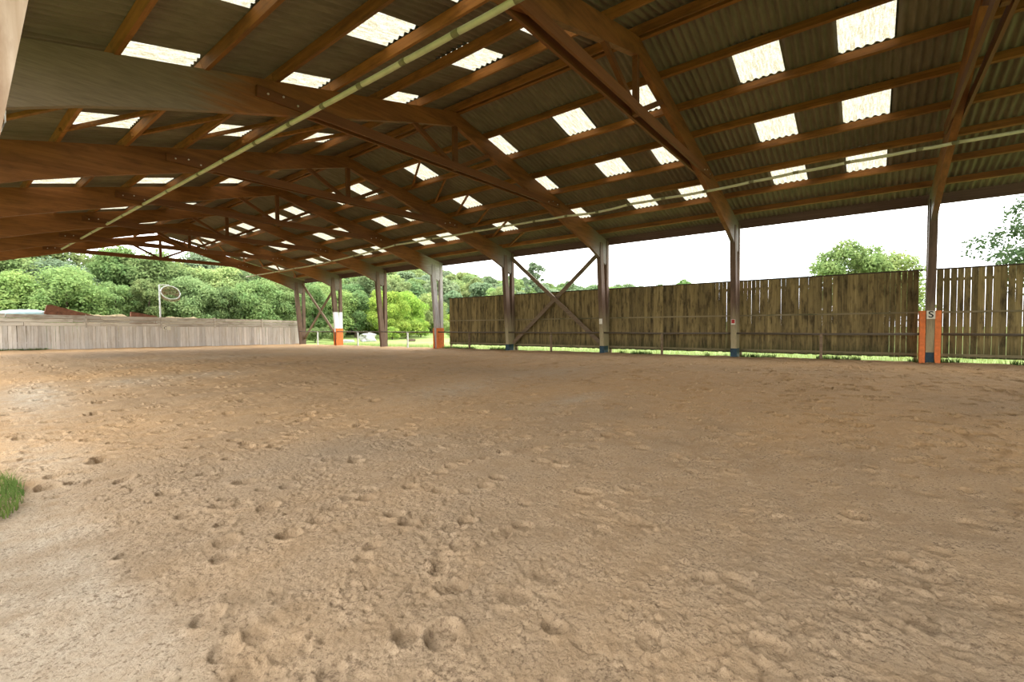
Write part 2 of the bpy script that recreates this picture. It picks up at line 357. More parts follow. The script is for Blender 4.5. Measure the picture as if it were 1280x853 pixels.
def build_floor():
    xs = lines(-11.3, 10.25, -9.0, .0112, .0064, .12); ys = lines(-3.2, 42.7, 3.4, .0112, .0064, .14)
    X, Y = np.meshgrid(xs, ys)
    cell = np.maximum(np.gradient(xs)[None, :], np.gradient(ys)[:, None])
    churn = np.clip(.60 + .55*vnoise(X*.7, Y*.7, 3) + .35*vnoise(X*2.1, Y*2.1, 4), .08, 1.15)
    pathL = sstep(-9.62, -9.95, X + .10*vnoise(X*2, Y*2, 21))*sstep(7.5, 6.3, Y)
    churn = churn*(1-.85*pathL)
    Z = .020*vnoise(X*.9, Y*.9, 1) + .012*vnoise(X*2.3, Y*2.3, 2)
    far = 1 + .11*np.clip(np.hypot(X-CAM.x, Y-CAM.y)-3, 0, 16)
    c, sn = math.cos(.55), math.sin(.55); U = X*c + Y*sn; W = -X*sn + Y*c
    for k, (f, a) in enumerate(((4.3, .0036), (8.7, .0020), (17, .0016), (29, .0034), (44, .0042), (63, .0034))):
        amp = a*np.clip(1.7 - cell*f*1.5, 0, 1)
        n = vnoise(U*f + k*7.3, W*f*1.15 - k*3.1, 30+k)
        Z += amp*(.25+.75*churn)*n*(far if f < 10 else 1)
    # torn pits and small ridges where the crust is broken
    wx = X + .05*vnoise(X*9, Y*9, 61); wy = Y + .05*vnoise(X*9+5, Y*9, 62)
    pit = vnoise(wx*11, wy*11, 63) + .6*vnoise(wx*23, wy*23, 64)
    Z -= .020*np.clip(pit-.55, 0, .8)*churn*np.clip(1.6-cell*20, 0, 1)
    pit2 = vnoise(wx*26, wy*26, 66) + .5*vnoise(X*47, Y*47, 67) + .5*vnoise(X*1.7, Y*1.7, 68)
    Z -= .030*np.clip(pit2-.58, 0, .6)*(.35+.65*churn)*np.clip(1.8-cell*26, 0, 1)
    crest = 1-np.abs(vnoise(wx*7, wy*7, 65)*1.6)
    Z += .0030*np.clip(crest-.45, 0, 1)*churn*np.clip(1.6-cell*14, 0, 1)
    # rows of riding: long shallow tracks parallel to the long sides
    Z += .010*np.sin(X*5.0 + 1.6*vnoise(X*.5, Y*.3, 8))*sstep(8, 16, Y)
    def splat(cx, cy, R, fn):
        i0, i1 = np.searchsorted(xs, (cx-R, cx+R)); j0, j1 = np.searchsorted(ys, (cy-R, cy+R))
        if i1-i0 < 3 or j1-j0 < 3: return
        sl = (slice(j0, j1), slice(i0, i1)); Z[sl] = fn(X[sl]-cx, Y[sl]-cy, Z[sl])
    n_h = 5600
    hx = RNG.uniform(-10.4, 10, n_h); hy = -3 + 45*RNG.random(n_h)**1.35
    for cx, cy in zip(hx, hy):
        if cx < -9.7 and cy < 7 and RNG.random() < .85: continue
        th = RNG.uniform(0, 6.283) if RNG.random() < .35 else RNG.normal(1.0, .4)
        R = RNG.uniform(.050, .078)*(1 + .03*min(12, max(0, math.hypot(cx-CAM.x, cy-CAM.y)-3))); dep = RNG.uniform(.016, .046)*RNG.choice([.35, .7, 1.0])*(1 + .06*min(12, max(0, math.hypot(cx-CAM.x, cy-CAM.y)-3))); c, sn = math.cos(th), math.sin(th); tilt = RNG.uniform(-.1, .5)
        def hoof(dx, dy, z, c=c, s=sn, R=R, dep=dep, tilt=tilt):
            u = (dx*c + dy*s)/1.2; v = -dx*s + dy*c; r = np.sqrt(u*u+v*v)/R
            inside = sstep(1.06, .88, r)
            floor_ = -dep*(1 + tilt*u/R*1.6)
            rim = .40*dep*np.exp(-((r-1.25)/.22)**2)*(.5+.7*np.clip(-u/R, -1, 1.2))
            return z*(1-.75*inside) + floor_*inside + rim
        splat(cx, cy, R*2.2, hoof)
    # crumbs and clods thrown up between the prints
    n_c = 24000
    rr = 1.4 + 12*RNG.random(n_c)**1.5; an = math.pi/2 - RNG.uniform(-.05, 1.72, n_c)
    CX = CAM.x + rr*np.cos(an); CY = CAM.y + rr*np.sin(an)
    CH = .5 + .6*vnoise(CX*.7, CY*.7, 3) + .4*vnoise(CX*2.1, CY*2.1, 4)
    ok = (CX > -10.2) & (CX < 9.9) & (RNG.random(n_c) < CH) & ~((CX < -9.6) & (CY < 6.6) & (RNG.random(n_c) < .8))
    for cx, cy, d in zip(CX[ok], CY[ok], rr[ok]):
        R = (.007 + .013*RNG.random()**2.6)*(1 + d*.06); hgt = R*RNG.uniform(.30, .70); e = RNG.uniform(.55, 1.7); t1 = RNG.uniform(-.5, .5)
        def clod(dx, dy, z, R=R, hgt=hgt, e=e, t1=t1):
            r2 = (dx*dx*e + dy*dy/e + dx*dy*t1)/(R*R); return z + hgt*np.clip(1-r2, 0, 1)*(.75 + .5*np.sin(dx*260+dy*190))
        splat(cx, cy, R*1.3, clod)
    # bank of pushed sand along the right hand edge and by the far wall
    Z = Z + level(X, Y) + .04*sstep(9.6, 10.15, X) + .05*sstep(41.7, 42.6, Y)
    # orange sand brightened away from the camera to balance the light; pale places
    def blob(px, py, rx, ry, rot=0.0):
        c, s = math.cos(rot), math.sin(rot); u = ((X-px)*c+(Y-py)*s)/rx; v = (-(X-px)*s+(Y-py)*c)/ry
        return np.exp(-(u*u+v*v))
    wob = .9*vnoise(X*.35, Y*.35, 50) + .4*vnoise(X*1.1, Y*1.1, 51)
    orange_lift = .08 + .85*sstep(3.8, 8.5, np.hypot((X+9.5), (Y-1.5)) + wob*1.2)*(.75+.25*vnoise(X*.4, Y*.25, 52))
    orange_lift += .55*blob(-2.0, 3.0, 5.0, 3.2, .2)
    orange_lift += .35*blob(-6.5, 20, 9, 1.1, .25) - .45*blob(-4.5, 33, 9, 4.5)
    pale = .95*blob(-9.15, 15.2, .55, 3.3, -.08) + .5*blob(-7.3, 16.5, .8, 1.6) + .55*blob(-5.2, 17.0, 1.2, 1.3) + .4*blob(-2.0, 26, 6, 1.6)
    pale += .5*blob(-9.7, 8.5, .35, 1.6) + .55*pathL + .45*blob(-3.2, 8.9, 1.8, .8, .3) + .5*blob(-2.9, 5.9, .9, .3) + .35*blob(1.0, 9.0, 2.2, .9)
    me_v = np.stack([X, Y, Z], -1).reshape(-1, 3); nx, ny = len(xs), len(ys)
    I = np.arange(nx*ny).reshape(ny, nx)
    F = np.stack([I[:-1, :-1], I[:-1, 1:], I[1:, 1:], I[1:, :-1]], -1).reshape(-1, 4)
    me = big_mesh('floor', me_v, F, True)
    for nm, arr in (('orange_lift', orange_lift), ('pale', pale)):
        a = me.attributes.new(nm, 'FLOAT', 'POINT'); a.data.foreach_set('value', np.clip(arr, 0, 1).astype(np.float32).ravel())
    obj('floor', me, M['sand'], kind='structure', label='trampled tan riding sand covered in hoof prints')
build_floor()

def build_meadow():
    gx = np.concatenate([np.arange(-60, -12, 6), np.arange(-12, 16, 1.0), np.arange(16, 260, 6)])
    gy = np.concatenate([np.arange(-60, -6, 6), np.arange(-6, 52, 1.5), np.arange(52, 300, 6)])
    X, Y = np.meshgrid(gx, gy); Z = terrain(X, Y)
    inside = (X > -11.2) & (X < 10.05) & (Y > -3.1) & (Y < 42.6)
    Z = np.where(inside, Z-.45, Z)
    I = np.arange(X.size).reshape(X.shape); F = np.stack([I[:-1, :-1], I[:-1, 1:], I[1:, 1:], I[1:, :-1]], -1).reshape(-1, 4)
    obj('ground', big_mesh('ground', np.stack([X, Y, Z], -1).reshape(-1, 3), F, True), M['meadow'], kind='structure', label='bright meadow grass and wooded slope outside the hall')
build_meadow()

# ------------------------------------------------------------------ portal frames
BAY = 6.0
SLOPE = .24; TOP0 = 8.16          # top edge of the rafters
def side_prof(prof, s): return [(x*s, z) for x, z in (prof if s > 0 else prof[::-1])]
bottom = [(0, 7.74), (2, 7.17), (5, 6.27), (7.5, 5.53), (8.8, 5.10), (9.76, 4.71)]
RAFTER = bottom + [(10.30, 4.42), (10.46, 4.60), (10.60, TOP0-SLOPE*10.60), (0.0, TOP0)]
RAFTER_CCW = RAFTER
INNER = [(10.12, -.3), (10.36, -.3), (10.40, .9), (9.96, 5.45), (9.72, 5.45), (9.72, 4.70)]
OUTER = [(10.38, -.3), (10.64, -.3), (10.64, TOP0-SLOPE*10.64), (10.42, TOP0-SLOPE*10.42)]
def mk(prof, s, w): return MB().prism(side_prof(prof, s), -w/2, w/2).mesh('timber')
INNER_L = [(10.58, -.3), (10.82, -.3), (10.82, .9), (9.99, 5.45), (9.68, 5.45), (9.77, 4.70)]
OUTER_L = [(10.84, -.3), (11.08, -.3), (11.08, TOP0-SLOPE*11.08), (10.86, TOP0-SLOPE*10.86)]
ME = {}
for s in (1, -1):
    ME['rafter', s] = mk(RAFTER_CCW, s, .15); ME['inner', s] = mk(INNER if s > 0 else INNER_L, s, .21); ME['outer', s] = mk(OUTER if s > 0 else OUTER_L, s, .20)
    ME['strut', s] = MB().bar((.06*s, 0, 6.46), (1.72*s, 0, 7.33), .10, .13, (0, 0, 1)).mesh('strut')
TIE_Z0, TIE_Z1 = 6.33, 6.56
ME['tie'] = MB().box(-6.0, 6.0, -.03, .03, TIE_Z0, TIE_Z1).mesh('tie')
ME['king'] = MB().box(-.075, .075, -.06, .06, TIE_Z0+.02, 7.95).mesh('king')
ME['bolt'] = MB().tube([(0, -.02, 0), (0, .02, 0)], .022, 8).mesh('bolt')
ME['sleeve'] = MB().box(10.06, 10.50, -.125, .125, -.3, .38).mesh('sleeve')
ME['guard_tall'] = MB().box(10.0, 10.55, -.075, .075, -.2, 1.84).mesh('guard')
ME['guard'] = MB().box(10.0, 10.6, -.05, .05, -.3, 1.32).mesh('guard')
def pm(me, mat):
    """copy of a shared mesh carrying another material"""
    key = (me.name, mat.name)
    if key not in ME:
        c = me.copy(); c.materials.clear(); c.materials.append(mat); ME[key] = c
    return ME[key]
FRAME_LABEL = {
 -2: 'brown timber portal frame at the rear end of the hall',
 -1: 'brown timber portal frame nearest the viewer, one bay before the S plate post',
 0: 'brown timber portal frame whose right post carries the S plate between orange guards',
 1: 'brown timber portal frame with large bare king post, red square plate on its right post',
 2: 'timber portal frame with weathered grey left rafter, right post at near end of cross brace',
 3: 'brown timber portal frame whose right post meets the far end of the big cross brace',
 4: 'brown timber portal frame with pale bleached right post and orange guard where dark fence ends',
 5: 'brown timber portal frame whose slim right post stands unpainted by the open rail and meadow',
 6: 'brown timber portal frame whose right post is painted white above an orange guard',
 7: 'dark timber gable frame at the end, above the far grey board wall'}
def frame(n):
    y = n*BAY; t = thing('portal_frame', FRAME_LABEL[n], 'roof frame', (0, y, 0), 'timber portal frames of the hall')
    pmat = {0: M['post_old'], 1: M['post_old'], 2: M['post_old'], 3: M['post_old'], 4: M['post_pale'], 5: M['post'], 6: M['post_white'], 7: M['post']}.get(n, M['post'])
    dz = float(level(np.array(10.3), np.array(y)))
    for s in (1, -1):
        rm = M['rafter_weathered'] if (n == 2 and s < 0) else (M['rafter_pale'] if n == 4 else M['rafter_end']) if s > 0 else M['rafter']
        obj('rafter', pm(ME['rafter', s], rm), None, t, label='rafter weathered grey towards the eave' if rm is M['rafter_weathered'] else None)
        lm = pmat if s > 0 else M['post_left']
        obj('inner_leg', pm(ME['inner', s], lm), None, t); obj('outer_leg', pm(ME['outer', s], lm), None, t)
        obj('strut', pm(ME['strut', s], M['tie']), None, t)
    obj('king_post', pm(ME['king'], M['tie']), None, t)
    for q in (-.115, .115):
        b = obj('tie_beam', pm(ME['tie'], M['tie']), None, t, (0, q, 0))
        if q < 0:
            for sx in (-1, 1):
                for bx, bz in ((5.78, 6.44), (5.45, 6.50), (5.13, 6.42)): obj('bolt', pm(ME['bolt'], M['bolt']), None, b, (bx*sx, -.035, bz))
    if n in (0, 1, 2, 3): obj('foot_sleeve', pm(ME['sleeve'], M['blue']), None, t, (0, 0, dz), label='dark blue sleeve round the post foot')
    if n == 0:
        for q in (.195, -.185): obj('post_guard', pm(ME['guard_tall'], M['orange']), None, t, (0, q, 0), label='orange painted guard box beside the post')
    if n in (4, 6):
        for q in (.16, -.16): obj('post_guard', pm(ME['guard'], M['orange']), None, t, (0, q, 0), label='orange painted guard board on the post')
    return t
FR = {n: frame(n) for n in range(-1, 8)}

# ------------------------------------------------------------------ roof: purlins, corrugated sheets, skylights
SHEET0 = 8.37
ROWX = [0.10, 1.47, 2.83, 4.19, 5.55, 6.91, 8.28, 9.64]
ANG = math.atan(SLOPE)
SW = 1.04
def sheet_mesh(length, w=SW, waves=6, t=.006, amp=.029, seg=6, flip=1):
    """one corrugated sheet, its length along local X (downslope), corrugated along local Y"""
    n = waves*seg; ys = np.linspace(0, w+.04, n+1); z = amp*np.cos(2*np.pi*ys/(w/waves))
    V = []; 
    for x in (0, length):
        for i in range(n+1): V.append((x, ys[i], z[i]))
    F = [(i, i+1, n+2+i, n+1+i) for i in range(n)]
    me = new_mesh('corrugated_sheet', V, F, True)
    return me
def build_slope(s):
    c = thing('ceiling', 'underside of the %s roof slope of corrugated sheets on purlins' % ('right' if s > 0 else 'left'), None, (0, 0, 0), None, 'structure')
    lengths = [ROWX[i+1]-ROWX[i] for i in range(7)] + [1.45]
    meshes = {}
    base = .17 if s > 0 else .40
    cols = range(-16, 41)  # roof carried on unseen behind the camera to cut foreground light
    sky = {-14, -12, -9, -7, 1, 3, 6, 8, 11, 15, 19, 21, 25, 27, 31, 33, 37, 39} if s > 0 else {-14, -12, -9, -7, 1, 3, 6, 8, 11, 15, 19, 22, 25, 28, 31, 34, 37, 39}  # negative columns: unseen skylights added behind the camera to light the foreground
    far = {}
    for r in range(8):
        x0 = ROWX[r]; L = (lengths[r] + (.12 if r < 7 else 0))/math.cos(ANG)
        z0 = SHEET0 - SLOPE*x0 + .004*(7-r)
        for k in cols:
            y = base + SW*k
            is_sky = (r in (1, 3, 5)) and k in sky
            if y > 42.2: continue
            if not is_sky and (k < -2 or k > 27):
                far.setdefault('q', []).append((x0, y, z0, L)); continue
            key = (round(L, 3), is_sky)
            if key not in meshes:
                me = sheet_mesh(L); me.materials.append(M['skylight' if is_sky else 'sheet']); meshes[key] = me
            o = bpy.data.objects.new('skylight_sheet' if is_sky else 'corrugated_sheet', meshes[key]); COL.objects.link(o); o.parent = c
            jit = random.uniform(-.004, .004)
            if s > 0: o.location = (x0, y, z0+jit); o.rotation_euler = (0, ANG, 0)
            else: o.location = (-x0, y+SW, z0+jit); o.rotation_euler = (0, ANG, math.pi)
            if is_sky: o['label'] = 'translucent cream corrugated skylight sheet'
    V, F = [], []
    for x0, y, z0, L in far['q']:
        n = 36; ys = np.linspace(0, SW+.04, n+1); z = .026*np.cos(2*np.pi*ys/(SW/6)); b = len(V)
        for u in (0, L):
            for i in range(n+1): V.append((s*(x0+u*math.cos(ANG)), y+ys[i], z0 - u*math.sin(ANG) + z[i]))
        F += [(b+i, b+i+1, b+n+2+i, b+n+1+i) for i in range(n)]
    obj('corrugated_sheeting', big_mesh('corrugated_sheeting', V, F, True), M['sheet'], c, kind='stuff')
    # purlins, one timber per bay and row
    pme = MB().box(0, .085, 0, BAY-.006, -.20, 0).mesh('purlin'); pme.materials.append(M['purlin'])
    for n in range(-2, 7):
        for r, x in enumerate(ROWX):
            o = bpy.data.objects.new('purlin', pme); COL.objects.link(o); o.parent = c
            zt = SHEET0 - SLOPE*x - .018
            j = random.uniform(-.012, .012)
            if s > 0: o.location = (x, n*BAY+.003, zt+j); o.rotation_euler = (0, ANG, 0)
            else: o.location = (-x, n*BAY+BAY-.003, zt+j); o.rotation_euler = (0, ANG, math.pi)
    # eave timber
    eme = MB().box(10.67, 10.75, .004, BAY-.004, 5.44, 5.80).mesh('eave_beam') if s > 0 else MB().box(-11.17, -11.09, .004, BAY-.004, 5.44, 5.80).mesh('eave_beam')
    eme.materials.append(M['eave'])
    for n in range(-2, 7): obj('eave_beam', eme, None, c, (0, n*BAY, 0))
    # wind bracing under the purlins of two bays: one short diagonal per row
    for b0 in (12.0, 36.0):
        for r in range(1, 7):
            xa, xb = ROWX[r]+.02, ROWX[r+1]+.06
            za, zb = SHEET0 - SLOPE*xa - .17, SHEET0 - SLOPE*xb - .17
            ya, yb = (b0+3.4, b0+5.6) if s > 0 else (b0+2.75, b0+5.0)
            MB().bar((xa*s, ya, za), (xb*s, yb, zb), .07, .09).obj('roof_brace', M['purlin'], c)
    return c
for s in (1, -1): build_slope(s)
# ridge capping closes the gap between the slopes
rc = MB()
rc.prism([(-.30, SHEET0-.02), (0, SHEET0+.06), (.30, SHEET0-.02), (.30, SHEET0+.02), (0, SHEET0+.10), (-.30, SHEET0+.02)], -16.4, 42.4)
tag(rc.obj('trim_1', M['sheet']), 'ridge capping over the two roof slopes', kind='structure')

# ------------------------------------------------------------------ pipes under the roof
def pipe(name, label, x, z0, joints, r, sag, cat='pipe', kink=None):
    t = thing(name, label, cat, (x, joints[0], z0))
    for a, b in zip(joints[:-1], joints[1:]):
        pts = []
        for i in range(9):
            u = i/8; y = a + (b-a)*u
            pts.append((0, y-joints[0], -sag*4*u*(1-u) + (kink(y) if kink else 0)))
        MB().tube(pts, r, 10).obj('pipe_section', M['pipe'], t, True)
    for y in joints[1:-1]:
        k = kink(y) if kink else 0
        MB().tube([(0, y-joints[0]-.07, k), (0, y-joints[0]+.07, k)], r*1.10, 10).obj('coupling', M['coupling'], t, True)
    return t
pipe('water_pipe', 'long cream jointed pipe slung under the left rafters towards the far gable', -5.15, 6.04,
     [2.0, 4.0, 5.55, 6.80, 8.10, 9.40, 10.75, 12.2, 14, 16, 18.0, 21, 24.0, 27, 30.0, 33, 36.0, 39, 42.3], .052, .006, kink=lambda y: .012*max(0, y-6))
def rk(y): return float(np.interp(y, (-4, 2, 3.3, 6, 8.5, 10, 11.4, 14.5, 16.5, 22.5, 26.5, 31, 42), (.0, .0, -.02, -.10, -.07, -.16, -.09, -.05, -.05, .0, -.20, -.35, -.38)))
pipe('water_pipe', 'thin cream jointed pipe along the right roof slope above the dark fence', 5.75, 5.99,
     [-4.0, -2.2, -.05, .62, 2.15, 3.4, 4.6, 6.0, 7.4, 8.7, 10.0, 11.4, 13.0, 14.6, 16.5, 19.5, 22.5, 24.5, 26.5, 29, 31, 34, 37, 40, 42.0], .043, .016, kink=rk)

# ------------------------------------------------------------------ dark board fence along the right side
FX = 10.80; F_TOP, F_BOT = 3.25, .235
board_meshes = []
for v in range(5):
    w = [.1575, .1555, .159, .1535, .1585][v]; t_ = .022; h = F_TOP-F_BOT; b = (RNG.random(4)-.5)*.012
    mb = MB(); vv = []
    for zf in (0, .5, 1):
        for x_, y_ in ((0, -w/2), (t_, -w/2), (t_, w/2), (0, w/2)):
            vv.append((x_ + b[1]*(.5 if zf == .5 else 0), (y_*(.965 if zf == 1 else 1)) + (.3*b[0] if zf == .5 else 0), h*zf + (b[2]*(1 if y_ > 0 else -1)*.6 if zf == 0 else 0)))
    mb.v = vv; mb.f = [(3, 2, 1, 0), (8, 9, 10, 11)] + [(i*4+k, i*4+(k+1) % 4, i*4+4+(k+1) % 4, i*4+4+k) for i in (0, 1) for k in range(4)]
    me = mb.mesh('board'); me.materials.append(M['fence_board']); board_meshes.append(me)
FENCE = [(-5.85, -.20, 'dark board fence panel with open gaps between boards, right of the S plate post'),
         (.26, 5.95, 'dark board fence panel between the S plate post and the red plate post'),
         (5.99, 11.965, 'dark board fence panel between the red plate post and the cross brace'),
         (12.0, 17.965, 'dark board fence panel behind the diagonal cross brace'),
         (18.0, 23.45, 'brown board fence panel at the far end, left of the cross brace')]
for i, (ya, yb, lab) in enumerate(FENCE):
    ym = (ya+yb)/2; dz = float(level(np.array(10.8), np.array(ym)))
    t = thing('board_fence', lab, 'fence', (FX, ya, 0), 'board fence panels along the right side')
    pitch = .165 if i == 0 else .1535
    n = int(round((yb-ya)/pitch)); pitch = (yb-ya)/n
    for k in range(n):
        o = bpy.data.objects.new('board', random.choice(board_meshes)); COL.objects.link(o); o.parent = t
        near_post = (i in (1, 2) and (k < 6 or k > n-6))
        o.location = (-.012*(k % 2) + random.uniform(-.003, .003), (k+.5)*pitch, F_BOT + random.uniform(-.015, .015))
        o.rotation_euler = (random.gauss(0, .0012 if i else .0016), 0, random.gauss(0, .012))
        o.scale = (1, (1.02 if i == 0 else (.965 if near_post else 1.0)), 1)
    L = yb-ya
    MB().box(-.105, -.016, .0, L, 1.765, 1.825).obj('mid_rail', M['fence_rail'], t)
    MB().box(-.06, -.016, 0, L, .30, .385).obj('bottom_rail', M['fence_rail'], t)
    MB().box(-.02, .06, -.12, L+.12, F_TOP-.01, F_TOP+.035).obj('cap_rail', M['fence_cap'], t)
    MB().box(.03, .10, 0, L, 2.85, 2.95).obj('back_rail', M['fence_rail'], t)
    for q in (.05, L-.05): MB().box(.03, .13, q-.05, q+.05, -.2, F_TOP).obj('fence_post', M['fence_rail'], t)

# handrail inside the fence and across the open bays
hr = thing('handrail', 'waist high rail on short posts running past every right hand post', 'rail', (10.08, -6, 0))
for n in range(-1, 7):
    lite = n >= 4
    zt = 1.05
    MB().tube([(0, n*6+6+.0, zt+.01), (0, n*6+9, zt-.012), (0, n*6+12, zt+.01)], .040, 8).obj('rail_section', M['handrail'], hr, True)
    dz = float(level(np.array(10.1), np.array(n*6+3.0)))
    pst = [3.0] if n < 4 else ([2.9] if n < 6 else [2.85])
    for q in pst: MB().box(-.045, .045, n*6+6+q-.045, n*6+6+q+.045, -.3, zt).obj('rail_post', M['steel'] if lite else M['brace'], hr, label='pale galvanised rail post' if lite else None)

# diagonal cross braces between posts
for (ya, yb, lab) in ((12.1, 17.9, 'large brown timber cross brace in front of the dark fence'), (36.1, 41.9, 'slim timber cross brace in the far open bay by the grey board wall')):
    t = thing('cross_brace', lab, 'brace', (10.42, ya, 0)); L = yb-ya
    for (z0, z1, dx) in ((.42, 5.32, 0.0), (5.32, .42, .09)):
        MB().bar((dx, 0, z0), (dx, L, z1), .085, .20, (1, 0, 0) if False else (0, 0, 1)).obj('diagonal', M['brace'], t)

# plates on the posts
def solid(o):
    """turn a lettering curve into a mesh object"""
    bpy.context.view_layer.update(); me = bpy.data.meshes.new_from_object(o.evaluated_get(bpy.context.evaluated_depsgraph_get()))
    n = bpy.data.objects.new('letter_mesh', me); COL.objects.link(n); n.parent = o.parent; n.location = o.location; n.rotation_euler = o.rotation_euler
    if not me.materials: me.materials.append(M['ink'])
    cu = o.data; bpy.data.objects.remove(o); bpy.data.curves.remove(cu); n.name = 'letter'
def plate(label, loc, w, h, letter=None, inner=None, lw=None):
    t = thing('letter_plate', label, 'sign', loc)
    MB().box(-.012, 0, -w/2, w/2, -h/2, h/2).obj('plate', M['plate'], t)
    if inner: MB().box(-.018, -.011, -w/2+.018, w/2-.018, -h/2+.05, h/2-.012).obj('red_square', M['red'], t)
    if letter:
        cu = bpy.data.curves.new('letter', 'FONT'); cu.body = letter; cu.size = lw; cu.align_x = 'CENTER'; cu.align_y = 'CENTER'; cu.extrude = .002; cu.offset = .004
        cu.materials.append(M['ink']); o = bpy.data.objects.new('letter', cu); COL.objects.link(o); o.parent = t
        o.location = (-.015, 0, 0); o.rotation_euler = (math.pi/2, 0, -math.pi/2); solid(o)
    return t
plate('cream plate with black letter S between the orange guards', (9.955, 0.0, 1.70), .215, .27, 'S', None, .30)
plate('small white plate with a red square on the post beside the fence', (9.95, 6.0, 1.53), .16, .22, None, True)
plate('small faded blank plate on the post at the near end of the cross brace', (9.95, 12.0, 1.62), .16, .26)

# ------------------------------------------------------------------ far end board wall
WY = 42.75
wall = thing('wall_back', 'grey weathered board wall across the far end of the arena', None, (0, WY, 0), None, 'structure')
def wz(x, zl, zr): return zl + (zr-zl)*(x+7.9)/18.3
gm = []
for v in range(4):
    w = [.20, .185, .21, .16][v]
    me = MB().box(-w/2, w/2, 0, .028, 0, 1).mesh('board'); me.materials.append(M['grey_board']); gm.append((w, me))
x = -14.0
while x < 10.25:
    w, me = random.choice(gm)
    o = bpy.data.objects.new('board', me); COL.objects.link(o); o.parent = wall
    zb = wz(x, .03, -.16); zt = wz(x, 1.63, 1.42)
    o.location = (x+w/2, random.uniform(-.018, .018), zb); o.scale = (.945, 1, zt-zb); o.rotation_euler = (0, random.gauss(0, .006), 0)
    x += w
for row, (a0, a1, b0, b1) in enumerate(((1.64, 1.87, 1.43, 1.63), (1.88, 2.12, 1.64, 1.83), (2.13, 2.37, 1.84, 2.05))):
    x = -14.0 + row*1.3
    while x < 10.2:
        L = min(random.uniform(3.2, 4.6), 10.3-x)
        me = MB(); dz = random.uniform(-.015, .015)
        me.v = [(px, py, pz) for py in (-.035, 0.0) for (px, pz) in ((x, wz(x, a0, b0)), (x+L-.02, wz(x+L, a0, b0)), (x+L-.02, wz(x+L, a1, b1)-.012+dz), (x, wz(x, a1, b1)-.012))]
        me.f = [(0, 1, 2, 3), (7, 6, 5, 4), (0, 4, 5, 1), (1, 5, 6, 2), (2, 6, 7, 3), (3, 7, 4, 0)]
        me.obj('plank', M['grey_plank'], wall)
        x += L
for x in (-8.6, -4.0, .1, 3.6, 7.2):
    MB().box(x-.035, x+.035, -.085, -.036, wz(x, 1.5, 1.35), wz(x, 2.42, 2.12)).obj('batten', M['grey_plank'], wall)
for x in (-12, -8, -4, 0, 4, 8): MB().box(x-.08, x+.08, .03, .2, -.3, wz(x, 2.3, 2.0)).obj('wall_post', M['grey_plank'], wall)
MB().box(-14, 10.1, .03, .10, .5, .62).obj('back_rail', M['grey_plank'], wall)

# letter plate, hoop, sheet metal and heap at the wall
t = thing('letter_plate', 'small cream plate with letter C on the far grey board wall', 'sign', (.42, WY-.05, 1.42))
MB().box(-.24, .24, -.012, 0, -.14, .14).obj('plate', M['plate'], t)
cu = bpy.data.curves.new('letter', 'FONT'); cu.body = 'C'; cu.size = .3; cu.align_x = 'CENTER'; cu.align_y = 'CENTER'; cu.extrude = .002; cu.offset = .004; cu.materials.append(M['ink'])
o = bpy.data.objects.new('letter', cu); COL.objects.link(o); o.parent = t; o.location = (-.08, -.015, 0); o.rotation_euler = (math.pi/2, 0, 0); solid(o)
t = thing('hoop_pole', 'white ring with brown net on a white pole above the grey board wall', 'hoop', (.14, WY+.3, 0))
MB().tube([(0, 0, -.3), (0, 0, 4.65)], .05, 8).obj('pole', M['white'], t, True)
MB().tube([(0, 0, 4.63), (.6, 0, 4.66)], .035, 8).obj('arm', M['white'], t, True)
def ring(cz, rad, tilt, cx=.68):
    return [(cx + rad*math.cos(a), -rad*math.sin(a)*math.sin(tilt)*-1, cz + rad*math.sin(a)*math.cos(tilt)) for a in [2*math.pi*i/28 for i in range(29)]]
r1 = ring(4.10, .60, .55); r2 = [(x*.92+.08, y+.05, z*.55+1.45) for x, y, z in r1]
MB().tube(r1, .034, 8).obj('ring', M['white'], t, True)
nb = MB()
for i in range(0, 28, 1):
    nb.tube([r1[i], r2[(i+1) % 28]], .014, 4); nb.tube([r1[i], r2[(i-1) % 28]], .014, 4)
nb.tube(r2, .012, 4)
nb.obj('net', M['net'], t, label='brown string net under the ring')
t = tag(MB().prism([(-6.0, 2.0), (-3.1, 2.0), (-3.0, 2.15), (-5.55, 2.98), (-5.75, 2.96)], WY+.45, WY+.75).obj('scrap_panel', M['rust']), 'tilted rust brown panel standing behind the left of the grey wall', 'panel')
tag(MB().prism([(-1.6, 1.6), (.1, 1.6), (.0, 2.32), (-1.5, 2.62)], WY+.5, WY+.8).obj('scrap_panel', M['rust']), 'low dark brown panel behind the grey wall, left of the hoop pole', 'panel')
tv = []; tf = []
nxs = 26
for i in range(nxs):
    xx = -15 + (9.2)*i/(nxs-1)
    for j in range(5):
        tv.append((xx, WY+.35+.5*j, 2.35 + .05*math.sin(i*1.1+j) + .14*math.sin(.35*i) + (.12 if 0 < j < 4 else -.2)))
tf = [(i*5+j, i*5+j+1, i*5+j+6, i*5+j+5) for i in range(nxs-1) for j in range(4)]
o = obj('tarpaulin', new_mesh('tarpaulin', tv, tf, True), M['tarp']); tag(o, 'pale blue tarpaulin lying over a stack behind the left of the grey wall', 'tarpaulin')
sm = o.modifiers.new('thick', 'SOLIDIFY'); sm.thickness = .02
tag(MB().box(-14.8, -5.9, WY+.45, WY+2.2, -.2, 2.10).obj('bale_stack', M['heap']), 'brown covered stack under the pale blue tarpaulin', 'stack')
